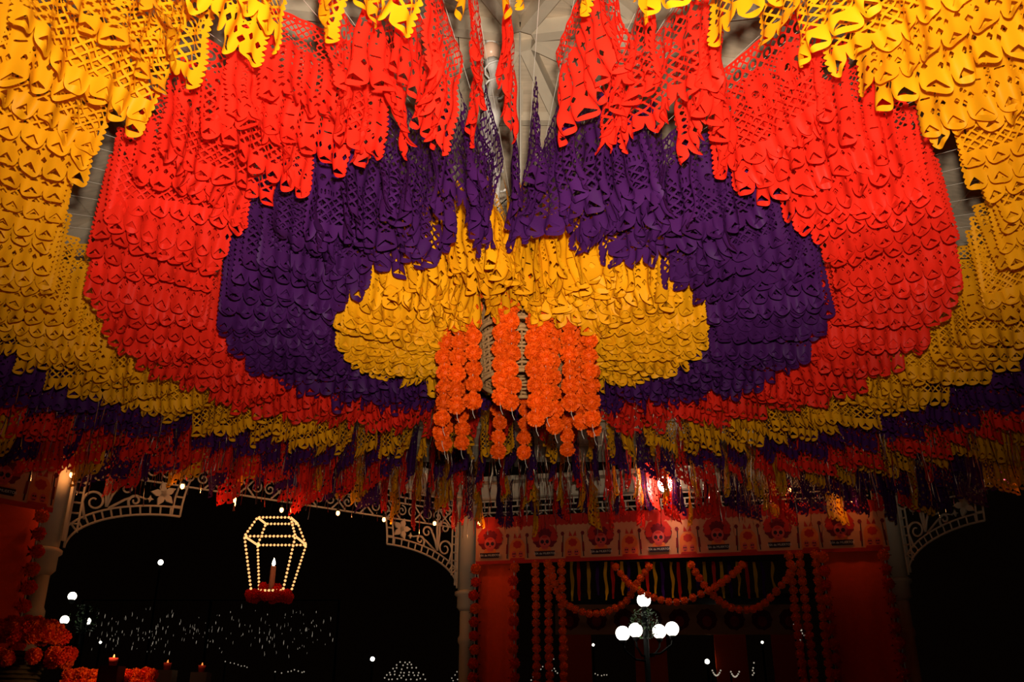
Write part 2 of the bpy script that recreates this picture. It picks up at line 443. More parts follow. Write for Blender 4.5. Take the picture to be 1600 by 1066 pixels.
def cut_sheet(kind, step, p=.031, s=.0066):
    nx, ny = int(round(W_/step)), int(round(H_/step))
    us = np.linspace(0, W_, nx+1); vs = np.linspace(0, H_, ny+1)
    U, V = np.meshgrid(us, vs); F = field(U, V, kind, p, s)
    F = np.where(np.abs(F) < 2e-5, 2e-5, F)
    verts = []; cache = {}; faces = []
    def corner(j, i):
        k = (0, j, i)
        if k not in cache: cache[k] = len(verts); verts.append((us[i], vs[j]))
        return cache[k]
    def edge(j0, i0, j1, i1):
        k = (1,)+tuple(sorted(((j0,i0),(j1,i1))))
        if k not in cache:
            a, b = F[j0,i0], F[j1,i1]; t = a/(a-b)
            cache[k] = len(verts); verts.append((us[i0]+(us[i1]-us[i0])*t, vs[j0]+(vs[j1]-vs[j0])*t))
        return cache[k]
    S = F > 0
    cnt = S[:-1,:-1].astype(int)+S[1:,:-1]+S[:-1,1:]+S[1:,1:]
    for j, i in zip(*np.nonzero(cnt)):
        cs = ((j,i),(j,i+1),(j+1,i+1),(j+1,i)); poly = []
        for k in range(4):
            a = cs[k]; b = cs[(k+1) % 4]
            if S[a]: poly.append(corner(*a))
            if S[a] != S[b]: poly.append(edge(a[0],a[1],b[0],b[1]))
        if len(poly) >= 3: faces.append(poly)
    return np.array(verts), faces
def curl(P, seed, amp=1.0):
    r = np.random.default_rng(seed); u, v = P[:,0], P[:,1]; t = v/H_
    ph = r.uniform(0, 2*PI, 4)
    y = amp*(t**1.1)*(.026*np.sin(2*PI*u/.26+ph[0]) + .028*np.sin(2*PI*u/.56+ph[1])) \
        + amp*(.013*t+.002)*np.sin(2*PI*u/LW+ph[2]) + r.uniform(-.10,.10)*amp*t**1.5*(u/W_-.5)*2
    k = np.clip((v-(H_-.11))/.11, 0, 1)
    y = y + r.choice((-1,1))*amp*(.024+.016*np.sin(2*PI*u/.17+ph[3]))*k**2
    y = y + amp*.007*np.sin(2*PI*v/.21+ph[3]+u*9)
    z = -v + .018*t*np.sin(2*PI*u/.56+ph[1])*amp
    return np.stack([u, y, z], 1)
def sheet_mesh(name, kind, seed, step=.0045, p=.031, s=.0066):
    P, F = cut_sheet(kind, step, p, s)
    return curl(P, seed), F
SHEETS = {}
for kd in ('tomb', 'wheel', 'skull', 'diamond', 'solid'):
    P, F = cut_sheet(kd, .0040, .040 if kd in ('wheel', 'skull') else .031, .0080 if kd in ('wheel', 'skull') else .0066)
    SHEETS[kd] = []
    for q in range(6):                                        # three gently waved, three strongly curled
        me = bpy.data.meshes.new('cut_paper_'+kd); me.from_pydata(curl(P, 11*q+len(kd), .55 if q < 3 else .95).tolist(), [], F)
        me.polygons.foreach_set('use_smooth', [True]*len(F)); me.materials.append(YELLOW); me.update()
        SHEETS[kd].append(me)

NS = 100
def string_z(r, a):
    # a: angle about the middle, -90 degrees points to the camera
    c, s = math.cos(a), math.sin(a)
    side = c*c
    return EYE + 2.40 - .15*side*min(1, r/1.6) + (.05 if s < 0 else 0.0)*abs(s) - .10*math.exp(-(r/1.1)**2)
RINGS = [  # name, r0, width scale, material, patterns, ring text
    (0.43, 0.98, YELLOW, ('solid', 'solid', 'tomb'), 'golden yellow cut-paper banner in the innermost ring', 'banners of the innermost yellow ring', 'yellow'),
    (1.02, 0.99, PURPLE, ('diamond', 'skull', 'diamond'), 'deep purple cut-paper banner in the inner purple ring', 'banners of the purple ring', 'purple'),
    (1.62, 0.96, RED, ('tomb', 'skull', 'tomb'), 'bright red cut-paper banner in the ring outside the purple one', 'banners of the bright red ring', 'red'),
    (2.28, 1.02, YELLOW, ('wheel', 'skull', 'wheel', 'tomb'), 'yellow cut-paper banner in the large ring outside the red one', 'banners of the large outer yellow ring', 'yellow'),
]
HOURS = ['twelve','one','two','three','four','five','six','seven','eight','nine','ten','eleven']
rs = random.Random(3)
angles = [-PI/2 + 2*PI*(i+.5)/NS + rs.uniform(-.009, .009) for i in range(NS)]
for (r0, sx, mt, pats, txt, grp, colr) in RINGS:
    for i, a in enumerate(angles):
        if r0 == 1.62 and i == 0: continue
        if (CY + (r0+.3)*math.sin(a)) < 1.15: continue          # behind the top edge of the picture
        hour = HOURS[int(round((a+PI/2)/(PI/6))) % 12]        # -90 degrees is nearest the camera, at the top of the picture
        wavy = math.sin(a) < -.72 and rs.random() < .85 and i not in (98, 99)
        me = SHEETS[rs.choice(pats)][rs.randrange(3) + (3 if wavy else 0)]
        o = link(colr + '_paper_banner', me)
        o.material_slots[0].link = 'OBJECT'; o.material_slots[0].material = mt
        flip = rs.random() < .5
        rr = r0 + rs.uniform(-.012, .012); z = string_z(r0+.28, a) - rs.uniform(0, .02) - (.08 if r0 < .5 else .06 if r0 < 1.5 else 0)*max(0, -math.sin(a))
        yaw = R(rs.gauss(0, 11.0 if wavy else 5.0)); tilt = R(rs.gauss(0, 2.2)); lean = R(rs.gauss(0, 4))
        if flip:
            M = Matrix.Translation((rr+W_*sx, 0, 0)) @ Matrix.Rotation(PI, 4, 'Z')
        else:
            M = Matrix.Translation((rr, 0, 0))
        cen = Matrix.Translation((rr+.28, 0, 0))
        J = cen @ Matrix.Rotation(yaw, 4, 'Z') @ Matrix.Rotation(tilt, 4, 'Y') @ Matrix.Rotation(lean, 4, 'X') @ cen.inverted()
        o.matrix_world = Matrix.Translation((CX, CY, z)) @ Matrix.Rotation(a, 4, 'Z') @ J @ M @ Matrix.Diagonal((sx, 1, rs.uniform(.94, 1.06)*(1 + (.10 if r0 < 1.5 else 0)*max(0, -math.sin(a))), 1))
        tag(o, txt + ', at its %s o\'clock' % hour, 'paper banner', grp)

# outer rings, too many to pick apart: one object per ring
LOW = []
for kd, sd in (('wheel', 1), ('skull', 2), ('diamond', 3), ('tomb', 4)):
    P, F = cut_sheet(kd, .0105, .055, .015)
    T = []
    for f in F:
        for k in range(1, len(f)-1): T.append((f[0], f[k], f[k+1]))
    T = np.array(T)
    for q in range(2): LOW.append((curl(P, sd*7+q, .5), T))
def inside_r(a):
    """distance from the middle to the lintel line in direction a"""
    d = Vector((math.cos(a), math.sin(a), 0)); best = 5.0
    o = Vector((CX, CY, 0))
    for A, B in ((L2, Lc), (Lc, Cc), (Cc, Rc), (Rc, R2)):
        e = B-A; det = d.x*(-e.y)+e.x*d.y
        if abs(det) < 1e-6: continue
        ax, ay = A.x-o.x, A.y-o.y
        t = (ax*(-e.y)+e.x*ay)/det; u = (d.x*ay-d.y*ax)/det
        if t > 0 and -.02 <= u <= 1.02: return t
    return best
def stuff_ring(name, r0, mats, label, wscale=.95, extra=1, fringe=False):
    VV, TT, MI = [], [], []; nv = 0
    for i in range(NS*extra):
        a = -PI/2 + 2*PI*(i+.5)/(NS*extra) + rs.uniform(-.01,.01)
        rr = (inside_r(a)-.90+rs.uniform(-.05,.10)) if fringe else r0
        if not fringe and rr + .5 > inside_r(a)-.12: continue
        if CY + rr*math.sin(a) < 2.2: continue
        P, T = LOW[rs.randrange(len(LOW))]
        Q = P.copy(); Q[:,0] *= wscale; 
        if rs.random() < .5: Q[:,0] = W_*wscale-Q[:,0]
        Q[:,2] *= rs.uniform(.9, 1.1)
        yaw = R(rs.gauss(0, 4)); cy, sy = math.cos(yaw), math.sin(yaw)
        x = Q[:,0]-.28; X = x*cy-Q[:,1]*sy+.28+rr; Y = x*sy+Q[:,1]*cy
        ca, sa = math.cos(a), math.sin(a)
        z = string_z(rr, a) - rs.uniform(0,.03) - (rs.choice((.03,.10,.17)) if fringe else 0)
        VV.append(np.stack([CX+X*ca-Y*sa, CY+X*sa+Y*ca, Q[:,2]+z], 1)); TT.append(T+nv); nv += len(Q)
        MI.append(np.full(len(T), rs.randrange(len(mats))))
    V = np.concatenate(VV); T = np.concatenate(TT); MI = np.concatenate(MI)
    me = bpy.data.meshes.new(name); me.vertices.add(len(V)); me.vertices.foreach_set('co', V.astype(np.float32).ravel())
    me.loops.add(len(T)*3); me.loops.foreach_set('vertex_index', T.astype(np.int32).ravel())
    me.polygons.add(len(T)); me.polygons.foreach_set('loop_start', np.arange(0, len(T)*3, 3, dtype=np.int32))
    me.polygons.foreach_set('loop_total', np.full(len(T), 3, dtype=np.int32))
    for mm in mats: me.materials.append(mm)
    me.polygons.foreach_set('material_index', MI.astype(np.int32))
    me.polygons.foreach_set('use_smooth', np.ones(len(T), dtype=bool))
    me.update(); me.validate()
    return tag(link(name, me), label, 'paper banners', kind='stuff')
stuff_ring('purple_banner_ring', 2.90, [PURPLE], 'dark purple cut-paper banners hanging outside the large yellow ring')
stuff_ring('red_banner_ring', 3.46, [RED], 'dark red cut-paper banners hanging outside the second purple ring')
stuff_ring('yellow_banner_ring', 4.02, [YELLOW], 'dim yellow cut-paper banners hanging near the bandstand eaves')
stuff_ring('purple_banner_outer_ring', 4.56, [PURPLE, RED], 'dark purple and red cut-paper banners close to the eaves')
stuff_ring('mixed_banner_fringe', 0, [YELLOW, RED, PURPLE], 'fringe of mixed red, yellow and purple cut-paper banners along the eaves', 1.0, 2, True)

# radial strings that carry the banners
hoop = thing('iron_hoop', 'thin iron hoop in the middle where the banner strings meet', 'hoop', (CX, CY, EYE+2.36))
m = MB(); m.tube([(.40*math.cos(2*PI*k/32), .40*math.sin(2*PI*k/32), 0) for k in range(32)], .008, 6, closed=True); m.build('ring', 'dark_iron', hoop, True)
for k in range(4):
    m = MB(); a = k*PI/2+.3; m.tube([(.40*math.cos(a), .40*math.sin(a), 0), (.02*math.cos(a), .02*math.sin(a), .45)], .004, 5); m.build('spoke_wire', 'dark_iron', hoop)
for i, a in enumerate(angles):
    rl = inside_r(a)-.08
    if CY + .6*math.sin(a) < 0: continue
    pts = []
    for k in range(13):
        r = .40 + (rl-.40)*k/12
        pts.append((r*math.cos(a), r*math.sin(a), string_z(r, a)+.004))
    m = MB(); m.tube(pts, .0013, 3)
    o = m.build('banner_string', 'string', None, True, (CX, CY, 0))
    tag(o, 'thin white string stretched from the middle hoop to the eaves, carrying banners', 'string', 'radial banner strings')

# tinsel strands among the outer banners
m = MB()
for i in range(1000):
    a = rs.uniform(.04, PI-.04) if rs.random() < .8 else rs.uniform(-.5, PI+.5)
    rl = inside_r(a)-.25; r = rs.uniform(max(2.9, rl-1.9), rl)
    x, y = CX+r*math.cos(a), CY+r*math.sin(a); z0 = string_z(r, a); ln = rs.uniform(.35, .75); wd = .0035
    ph = rs.uniform(0, 6.28); b = len(m.v); n = 9
    for k in range(n+1):
        an = ph + k*rs.uniform(.4, .9); zz = z0-ln*k/n; dx, dy = wd*math.cos(an), wd*math.sin(an)
        ox = .012*math.sin(k*.7+ph)
        m.v += [(x-dx+ox, y-dy, zz), (x+dx+ox, y+dy, zz)]
    for k in range(n): m.face((b+2*k, b+2*k+1, b+2*k+3, b+2*k+2))
tag(m.build('tinsel_strands', 'tinsel'), 'thin silver tinsel strands glinting among the outer paper banners', 'tinsel', kind='stuff')

# ================================================================== MARIGOLD CHANDELIER
def pompom(seed, petals=150, core=.72):
    r = random.Random(seed); m = MB()
    m.sphere((0,0,0), core, 10, 7)
    for i in range(petals):
        z = 1-2*(i+.5)/petals; an = i*2.39996+r.uniform(-.2,.2); q = math.sqrt(1-z*z)
        n = Vector((q*math.cos(an), q*math.sin(an), z)); e = n.orthogonal().normalized()
        e = Matrix.Rotation(r.uniform(0, 6.28), 3, n) @ e; g = n.cross(e)
        b = len(m.v); ro = r.uniform(.92, 1.08); wd = .17
        for p in (n*.62-e*.06, n*.62+e*.06, n*ro*.92+e*wd+g*r.uniform(-.06,.06), n*ro+g*r.uniform(-.05,.05), n*ro*.92-e*wd+g*r.uniform(-.06,.06)):
            m.v.append((p.x,p.y,p.z))
        m.face((b,b+1,b+2,b+3)); m.face((b,b+3,b+4))
    return m
POM = [pompom(s).mesh('pompom', [MARI]) for s in (1,2,3)]
POMD = [pompom(s, 110).mesh('red_pompom', [MARID]) for s in (4,5)]
POMS = [pompom(6, 90).mesh('small_pompom', [MARI]), pompom(8, 90).mesh('small_pompom', [MARI])]
POMR = [pompom(9, 110).mesh('scarlet_flower', [MARIR])]
def put_flower(name, meshes, parent, loc, r, rr=rs):
    o = link(name, rr.choice(meshes), parent, loc); o.scale = (r*rr.uniform(.94,1.06),)*3
    o.rotation_euler = (rr.uniform(0,6), rr.uniform(0,6), rr.uniform(0,6)); return o

ch = thing('wicker_lamp', 'two-tiered woven wicker lampshade hanging behind the marigold strands', 'lamp', (CX, CY, EYE+1.62))
for (z0, z1, ra, rb) in ((0.0, .235, .205, .225), (.285, .60, .225, .185)):
    for k in range(28):
        a = 2*PI*k/28
        m = MB(); m.tube([(ra*math.cos(a), ra*math.sin(a), z0), (rb*math.cos(a), rb*math.sin(a), z1)], .005, 4); m.build('stake', 'wicker', ch)
    nb = int((z1-z0)/.021)
    for j in range(nb+1):
        t = j/nb; rr_ = ra+(rb-ra)*t; z = z0+(z1-z0)*t
        m = MB(); m.tube([((rr_+.006*(1 if (k+j) % 2 else -1))*math.cos(2*PI*k/28), (rr_+.006*(1 if (k+j) % 2 else -1))*math.sin(2*PI*k/28), z+.003*math.sin(k*1.7+j)) for k in range(28)], .0085, 5, closed=True)
        m.build('weave_band', 'wicker', ch, True)
    for z, rr_ in ((z0, ra), (z1, rb)):
        m = MB(); m.tube([((rr_+.004)*math.cos(2*PI*k/28), (rr_+.004)*math.sin(2*PI*k/28), z) for k in range(28)], .012, 6, closed=True); m.build('rim', 'wicker', ch, True)
m = MB(); m.tube([(0,0,.55), (0,0,2.35)], .0045, 6); m.build('hanging_rod', 'string', ch)
for k in range(3):
    a = k*2*PI/3; m = MB(); m.tube([(.185*math.cos(a), .185*math.sin(a), .6), (0,0,.85)], .004, 4); m.build('rod_arm', 'dark_iron', ch)
# white wrapped cable and globe at the apex
hz0, hz1 = EYE+2.55, EYE+3.74
wc = thing('wrapped_cable', 'lumpy white cloth wrapped round the hanging cable below the roof apex', 'cloth wrap', (CX-.16, CY, hz0))
pts = []; rad = []
for k in range(30):
    t = k/29; pts.append((.025*math.sin(t*9)+.012*math.sin(t*23)-.02*t, .02*math.sin(t*7), (hz1-hz0)*t)); rad.append(.012+.038*min(1, t*2.2)+.010*math.sin(t*31)*t+.012*math.sin(t*13)*t)
m = MB(); m.tube(pts, rad, 10); m.build('wrap', 'white_cloth', wc, True)
for k in range(7):
    t = (k+2)/9; m = MB(); z = (hz1-hz0)*t
    m.tube([(.060*math.cos(j*.7)+.02*math.sin(t*9)-.02*t, .060*math.sin(j*.7), z+.012*j) for j in range(9)], .007, 5); m.build('wrap_fold', 'white_cloth', wc, True)
gl = thing('globe_lamp', 'small unlit peach globe lamp above the white wrapped cable', 'lamp', (CX-.18, CY, hz1+.01))
m = MB(); m.sphere((0,0,.06), .062, 14, 10); m.build('globe', 'globe', gl, True)
m = MB(); m.lathe([(.03,.11),(.035,.13),(.035,.17),(.02,.18)], 12); m.build('socket', 'white_cloth', gl, True)
m = MB(); m.tube([(0,0,.18),(.05,0,.30)], .006, 5); m.build('cord', 'dark_iron', gl)
# positions measured: (screen x, near/far, bottom height above the eye)
spec_ = [(686,-1,1.33),(711,-1,1.36),(737,-1,1.36),(781,-1,1.36),(799,-1,1.33),(836,-1,1.25),(853,-1,1.30),(868,-.6,1.27),(892,-1,1.35),(928,-1,1.30),(914,-.35,1.33),
         (702,1,1.29),(689,1,1.33),(724,1,1.33),(780,1,1.32),(820,1,1.32),(884,1,1.31),(921,1,1.38)]
RS = .43
nm = ['first','second','third','fourth','fifth','sixth','seventh','eighth','ninth','tenth','eleventh']
fr = sorted([s for s in spec_ if s[1] < 0]); bk = sorted([s for s in spec_ if s[1] > 0])
for lst, which in ((fr, 'front'), (bk, 'back')):
    for i, (px, sd, hb) in enumerate(lst):
        lx = (px-816)/327.0 if sd < 0 else (px-814)/274.0
        lx = max(-.42, min(.42, lx)); ly = math.sqrt(max(.0, RS*RS-lx*lx))*sd
        ztop = EYE+2.12; zb = EYE+hb
        n = len(lst)
        pos = 'leftmost' if i == 0 else 'rightmost' if i == n-1 else nm[i] + ' from the left'
        t = thing('marigold_strand', 'orange marigold strand of the chandelier, %s among the %s ones' % (pos, which), 'flower garland', (CX+lx, CY+ly, ztop), 0, 'marigold strands of the chandelier')
        ln = ztop-zb; r = .045; k = int(ln/.083)
        m = MB(); m.tube([(0,0,.2), (0,0,-ln+.02), (.004,0,-ln-.02), (.014,0,-ln-.045)], .0013, 4); m.build('thread', 'string', t)
        for q in range(k+1):
            put_flower('flower', POM, t, (rs.uniform(-.008,.008), rs.uniform(-.008,.008), -ln+r+q*.083), r)

# ================================================================== SKULL BANNER, DRAPES AND GARLANDS ON THE FAR SIDE
def disc_pts(cx, cz, rx, rz, n=20, a0=0, a1=2*PI, wav=0, k=0):
    return [(cx+rx*(1+wav*math.cos(k*a))*math.cos(a), cz+rz*(1+wav*math.cos(k*a))*math.sin(a)) for a in [a0+(a1-a0)*i/n for i in range(n if a1-a0 >= 2*PI-.01 else n+1)]]
PM = ['banner_ground','banner_red','banner_orange','banner_pink','banner_dark','banner_maroon']
def skull_print_mesh():
    m = MB(); T = .0015
    def p(pts, layer, mi): m.poly(pts, -.002*layer, .0018, mi)
    p(disc_pts(0, .265, .135, .130, 44, 0, 2*PI, .05, 14), 1, 5)              # big flower crown
    for k in range(8):
        a = -.25+k*(PI+.5)/7; p(disc_pts(.10*math.cos(a), .275+.092*math.sin(a), .040, .036, 18, 0, 2*PI, .12, 6), 2+.1*k, 1)
    for k in range(5):
        a = .35+k*(PI-.7)/4; p(disc_pts(.06*math.cos(a), .285+.055*math.sin(a), .020, .018, 12, 0, 2*PI, .15, 5), 3.5+.1*k, 5)
    p([(-.075,.10),(-.055,.16),(.055,.16),(.075,.10)], 2, 2)                  # collar
    p(disc_pts(0, .215, .062, .066, 24), 4.5, 3)                              # skull
    p([(-.042,.190),(-.036,.145),(-.018,.132),(.018,.132),(.036,.145),(.042,.190)], 4.7, 3)
    for e in (-.026,.026): p(disc_pts(e, .212, .019, .020, 14), 5.7, 4)
    p([(-.009,.178),(.009,.178),(0,.197)], 5.8, 4)
    p([(-.030,.163),(.030,.163),(.022,.150),(-.022,.150)], 5.9, 1)
    for e in (-.018,-.006,.006,.018): p([(e-.004,.151),(e+.004,.151),(e+.004,.162),(e-.004,.162)], 6.6, 3)
    p(disc_pts(0, .262, .030, .014, 12), 5.9, 1)
    return m.mesh('skull_print', PM)
def arch_print_mesh():
    m = MB()
    def p(pts, layer, mi): m.poly(pts, -.002*layer, .0018, mi)
    p([(-.085,.03),(-.085,.16)] + [(.085*math.cos(a), .16+.10*math.sin(a)) for a in np.linspace(PI, 0, 14)] + [(.085,.03)], 1, 2)
    p(disc_pts(0, .195, .046, .040, 22, 0, 2*PI, .1, 7), 2, 1)
    for e in (-.036,.036):
        p(disc_pts(e, .092, .026, .034, 16), 2, 3); p(disc_pts(e-.009, .098, .007, .008, 8), 3, 4); p(disc_pts(e+.009, .098, .007, .008, 8), 3.1, 4); p([(e-.012,.074),(e+.012,.074),(e+.010,.068),(e-.010,.068)], 3.2, 4)
        p([(e*.6-.020,.262),(e*.6+.020,.262),(e*.9,.318)], 1.5, 1)             # ears of leaf
        sg = 1 if e > 0 else -1
        p([(sg*.112-.006,.05),(sg*.112+.006,.05),(sg*.100+.005,.27),(sg*.100-.005,.27)], 2, 4)
        p(disc_pts(sg*.106, .290, .019, .022, 14, 0, 2*PI, .12, 6), 3, 5)
        p([(sg*.112-.012,.10),(sg*.112+.012,.10),(sg*.108+.010,.20),(sg*.108-.010,.20)], 2.6, 5)
    p([(-.085,.03),(.085,.03),(.07,.055),(-.07,.055)], 2.2, 1)
    return m.mesh('arch_print', PM)
SKP, ARP = skull_print_mesh(), arch_print_mesh()
def text_mesh(body, size):
    c = bpy.data.curves.new('lettering', 'FONT'); c.body = body; c.size = size; c.align_x = 'CENTER'; c.align_y = 'CENTER'; c.extrude = .001
    o = bpy.data.objects.new('tmp', c); col.objects.link(o)
    me = bpy.data.meshes.new_from_object(o.evaluated_get(bpy.context.evaluated_depsgraph_get()))
    bpy.data.objects.remove(o); bpy.data.curves.remove(c)
    me.transform(Matrix.Rotation(PI/2, 4, 'X')); me.materials.clear(); me.materials.append(MATS['banner_letter'])
    return me
LETT = text_mesh('DÍA de MUERTOS', .030)
PLATE = MB(); PLATE.poly([(-.098,.062),(.098,.062),(.108,.116),(-.108,.116)], -.017, .002); PLATE = PLATE.mesh('name_plate', ['banner_dark'])
def skull_banner(A, B, x0, x1, zb, ht, n, label, first=True):
    rz, ln = seg_frame(A, B)
    t = thing('skull_banner', label, 'banner', A + Vector((0,0,zb)), rz, 'printed skull banners under the lintels')
    off = -.20
    m = MB(); m.box(((x0+x1)/2, off+.006, ht/2), (x1-x0, .008, ht)); m.build('cloth', 'banner_ground', t)
    # scalloped red border along the top
    pts = [(x0, ht+.10)]; k = int((x1-x0)/.05)
    low = []
    for i in range(k*4+1):
        x = x0+(x1-x0)*i/(k*4); low.append((x, ht-.035-.016*abs(math.sin(PI*i/4))))
    m = MB()
    for i in range(len(low)-1):
        m.quad((low[i][0],off-.001,low[i][1]), (low[i+1][0],off-.001,low[i+1][1]), (low[i+1][0],off-.001,ht+.07), (low[i][0],off-.001,ht+.07))
    m.build('top_border', 'banner_red', t)
    m = MB(); m.box(((x0+x1)/2, off-.001, .018), (x1-x0, .004, .036)); m.build('bottom_border', 'banner_red', t)
    st = (x1-x0)/n
    for i in range(n):
        x = x0+st*(i+.27)
        link('skull_print', SKP, t, (x, off-.002, 0)); link('name_plate', PLATE, t, (x, off-.002, 0)); link('lettering', LETT, t, (x, off-.022, .089))
        link('arch_print', ARP, t, (x+st*.5, off-.002, 0))
    return t
skull_banner(Cc, Rc, .15, 4.30, EYE+1.475, .43, 7, 'printed banner with flower-crowned skulls between the middle and right columns')
skull_banner(L2, Lc, 1.20, 4.18, EYE+1.475, .43, 5, 'printed skull banner at the left edge beside the left column')

def drape(A, B, x0, x1, z0, z1, label):
    rz, ln = seg_frame(A, B)
    m = MB(); nx, nz = 14, 6
    for j in range(nz+1):
        for i in range(nx+1):
            x = x0+(x1-x0)*i/nx; m.v.append((x, -.14+.006*math.sin(i*1.3), z0+(z1-z0)*j/nz))
    for j in range(nz+1):
        for i in range(nx+1):
            x, y, z = m.v[j*(nx+1)+i]; m.v.append((x, y+.012, z))
    K = (nx+1)*(nz+1)
    for j in range(nz):
        for i in range(nx):
            a = j*(nx+1)+i; m.face((a, a+1, a+nx+2, a+nx+1)); m.face((K+a+nx+1, K+a+nx+2, K+a+1, K+a))
    for j in range(nz):
        a = j*(nx+1); m.face((a+nx+1, K+a+nx+1, K+a, a)); b = a+nx; m.face((b, K+b, K+b+nx+1, b+nx+1))
    for i in range(nx):
        m.face((i, K+i, K+i+1, i+1)); a = nz*(nx+1)+i; m.face((a+1, K+a+1, K+a, a))
    o = m.build('fabric_panel', 'drape', None, True, A); o.rotation_euler = (0, 0, rz)
    return tag(o, label, 'drape', 'orange fabric panels below the skull banners')
drape(Cc, Rc, .17, .58, .02, EYE+1.515, 'plain orange-red fabric panel just right of the middle column')
drape(Cc, Rc, 3.68, 4.27, .02, EYE+1.515, 'plain orange-red fabric panel just left of the right column')
drape(L2, Lc, 3.0, 4.12, .02, EYE+1.515, 'plain orange-red fabric panel at the left edge of the photo')

leafm = MB()
for k in range(5):
    a = k*2*PI/5; leafm.v += [(0,0,0), (.035*math.cos(a-.3), .02, .035*math.sin(a-.3)), (.075*math.cos(a), -.01, .075*math.sin(a)), (.035*math.cos(a+.3), .02, .035*math.sin(a+.3))]
    b = k*4; leafm.face((b,b+1,b+2,b+3))
LEAFM = leafm.mesh('leaf', ['banner_maroon'])
def flower_column(A, B, x, z0, z1, label, dx=0.0):
    rz, ln = seg_frame(A, B)
    t = thing('marigold_column', label, 'flower garland', A, rz, 'thick marigold garlands edging the fabric panels')
    n = int((z1-z0)/.135)
    m = MB(); m.tube([(x,-.20,z1), (x+dx,-.20,z0)], .006, 4); m.build('cord', 'string', t)
    for i in range(n):
        z = z1-.07-i*.135; xx = x+dx*(z1-z)/(z1-z0)
        o = put_flower('flower', POMD if i % 3 else POM, t, (xx+rs.uniform(-.012,.012), -.22, z), .056)
        l = link('leaf', LEAFM, t, (xx, -.185, z)); l.rotation_euler = (0, rs.uniform(0,6), 0)
    return t
flower_column(Cc, Rc, .15, .0, EYE+1.50, 'thick marigold garland on the left edge of the panel by the middle column')
flower_column(Cc, Rc, .57, .0, EYE+1.50, 'thick marigold garland on the right edge of the panel by the middle column')
flower_column(Cc, Rc, 3.66, .0, EYE+1.50, 'thick marigold garland on the left edge of the panel by the right column')
flower_column(Cc, Rc, 4.24, .0, EYE+1.50, 'thick marigold garland against the right column')
flower_column(L2, Lc, 4.10, .0, EYE+1.50, 'thick marigold garland hanging beside the left column')
def bead_strand(A, B, x, z0, z1, label):
    rz, ln = seg_frame(A, B)
    t = thing('marigold_string', label, 'flower garland', A, rz, 'thin vertical marigold strings in the doorway')
    n = int((z1-z0)/.084)
    m = MB(); m.tube([(x,-.20,z1), (x,-.20,z0)], .004, 4); m.build('thread', 'string', t)
    for i in range(n): put_flower('flower', POMS, t, (x+rs.uniform(-.004,.004), -.20, z1-.04-i*.084), .046)
    return t
for x, nme in ((.80,'left'), (.93,'middle'), (1.075,'right')):
    bead_strand(Cc, Rc, x, .1, EYE+1.50, 'thin marigold string on the left of the doorway, %s one of three' % nme)
for x, nme in ((3.355,'left'), (3.455,'middle'), (3.60,'right')):
    bead_strand(Cc, Rc, x, .1, EYE+1.50, 'thin marigold string on the right of the doorway, %s one of three' % nme)
rzCR, lnCR = seg_frame(Cc, Rc)
def on_CR(px, py, off=-.24):
    d = ray(px, py); e = (Rc-Cc).normalized(); nrm = Vector((-e.y, e.x, 0)); A = Cc + nrm*off
    det = d.x*(-e.y)+e.x*d.y
    s = (A.x*(-e.y)+e.x*A.y)/det
    p = d*s; q = p-A
    return (q.x*e.x+q.y*e.y, p.z+EYE)
def smooth_path(P, n):
    out = []; k = len(P)
    for i in range(k-1):
        p0 = P[max(i-1,0)]; p1 = P[i]; p2 = P[i+1]; p3 = P[min(i+2,k-1)]
        for j in range(12):
            t = j/12; out.append(tuple(.5*((2*p1[c])+(-p0[c]+p2[c])*t+(2*p0[c]-5*p1[c]+4*p2[c]-p3[c])*t*t+(-p0[c]+3*p1[c]-3*p2[c]+p3[c])*t**3) for c in (0,1)))
    out.append(P[-1]); return out
def swag(pxs, label, off):
    P = smooth_path([on_CR(x, y, off) for x, y in pxs], 12)
    t = thing('marigold_swag', label, 'flower garland', Cc, rzCR, 'marigold swags across the doorway')
    m = MB(); m.tube([(x, off, z) for x, z in P], .004, 4); m.build('thread', 'string', t)
    acc = 0; last = P[0]; put_flower('flower', POMS, t, (last[0], off, last[1]), .040)
    for p in P[1:]:
        acc += math.hypot(p[0]-last[0], p[1]-last[1]); last = p
        if acc > .062: put_flower('flower', POMS, t, (p[0], off, p[1]), .040); acc = 0
swag([(862,890),(872,930),(891,948),(912,957),(934,959),(958,952),(979,939),(994,914),(1015,884)], 'left marigold swag drooping across the doorway', -.23)
swag([(962,886),(985,914),(1012,930),(1057,941),(1107,923),(1143,899),(1160,882)], 'middle marigold swag crossing in front of the street lamp top', -.27)
swag([(1080,883),(1100,914),(1118,934),(1141,949),(1169,953),(1193,944),(1226,909),(1243,880)], 'right marigold swag drooping across the doorway', -.23)

# ================================================================== LAMPS AT THE EAVES
f = at(1040, 757, 9.0)
flt = thing('floodlight', 'glaring white floodlight hung under the eaves behind the paper fringe', 'floodlight', f)
m = MB(); m.sphere((0,0,0), .080, 14, 10); m.build('bulb', 'lamp_white', flt, True)
m = MB(); m.lathe([(.05,.07),(.055,.10),(.06,.12),(.05,.15)], 12); m.build('housing', 'dark_iron', flt)
m = MB(); m.tube([(0,0,.15),(0,.1,.28)], .010, 5); m.build('stem', 'dark_iron', flt)
pl = bpy.data.lights.new('floodlight_light', 'POINT'); pl.energy = 17; pl.color = (1, .92, .8); pl.shadow_soft_size = .06
po = bpy.data.objects.new('floodlight_light', pl); col.objects.link(po); po.parent = flt; po.location = (0, -.13, -.02)

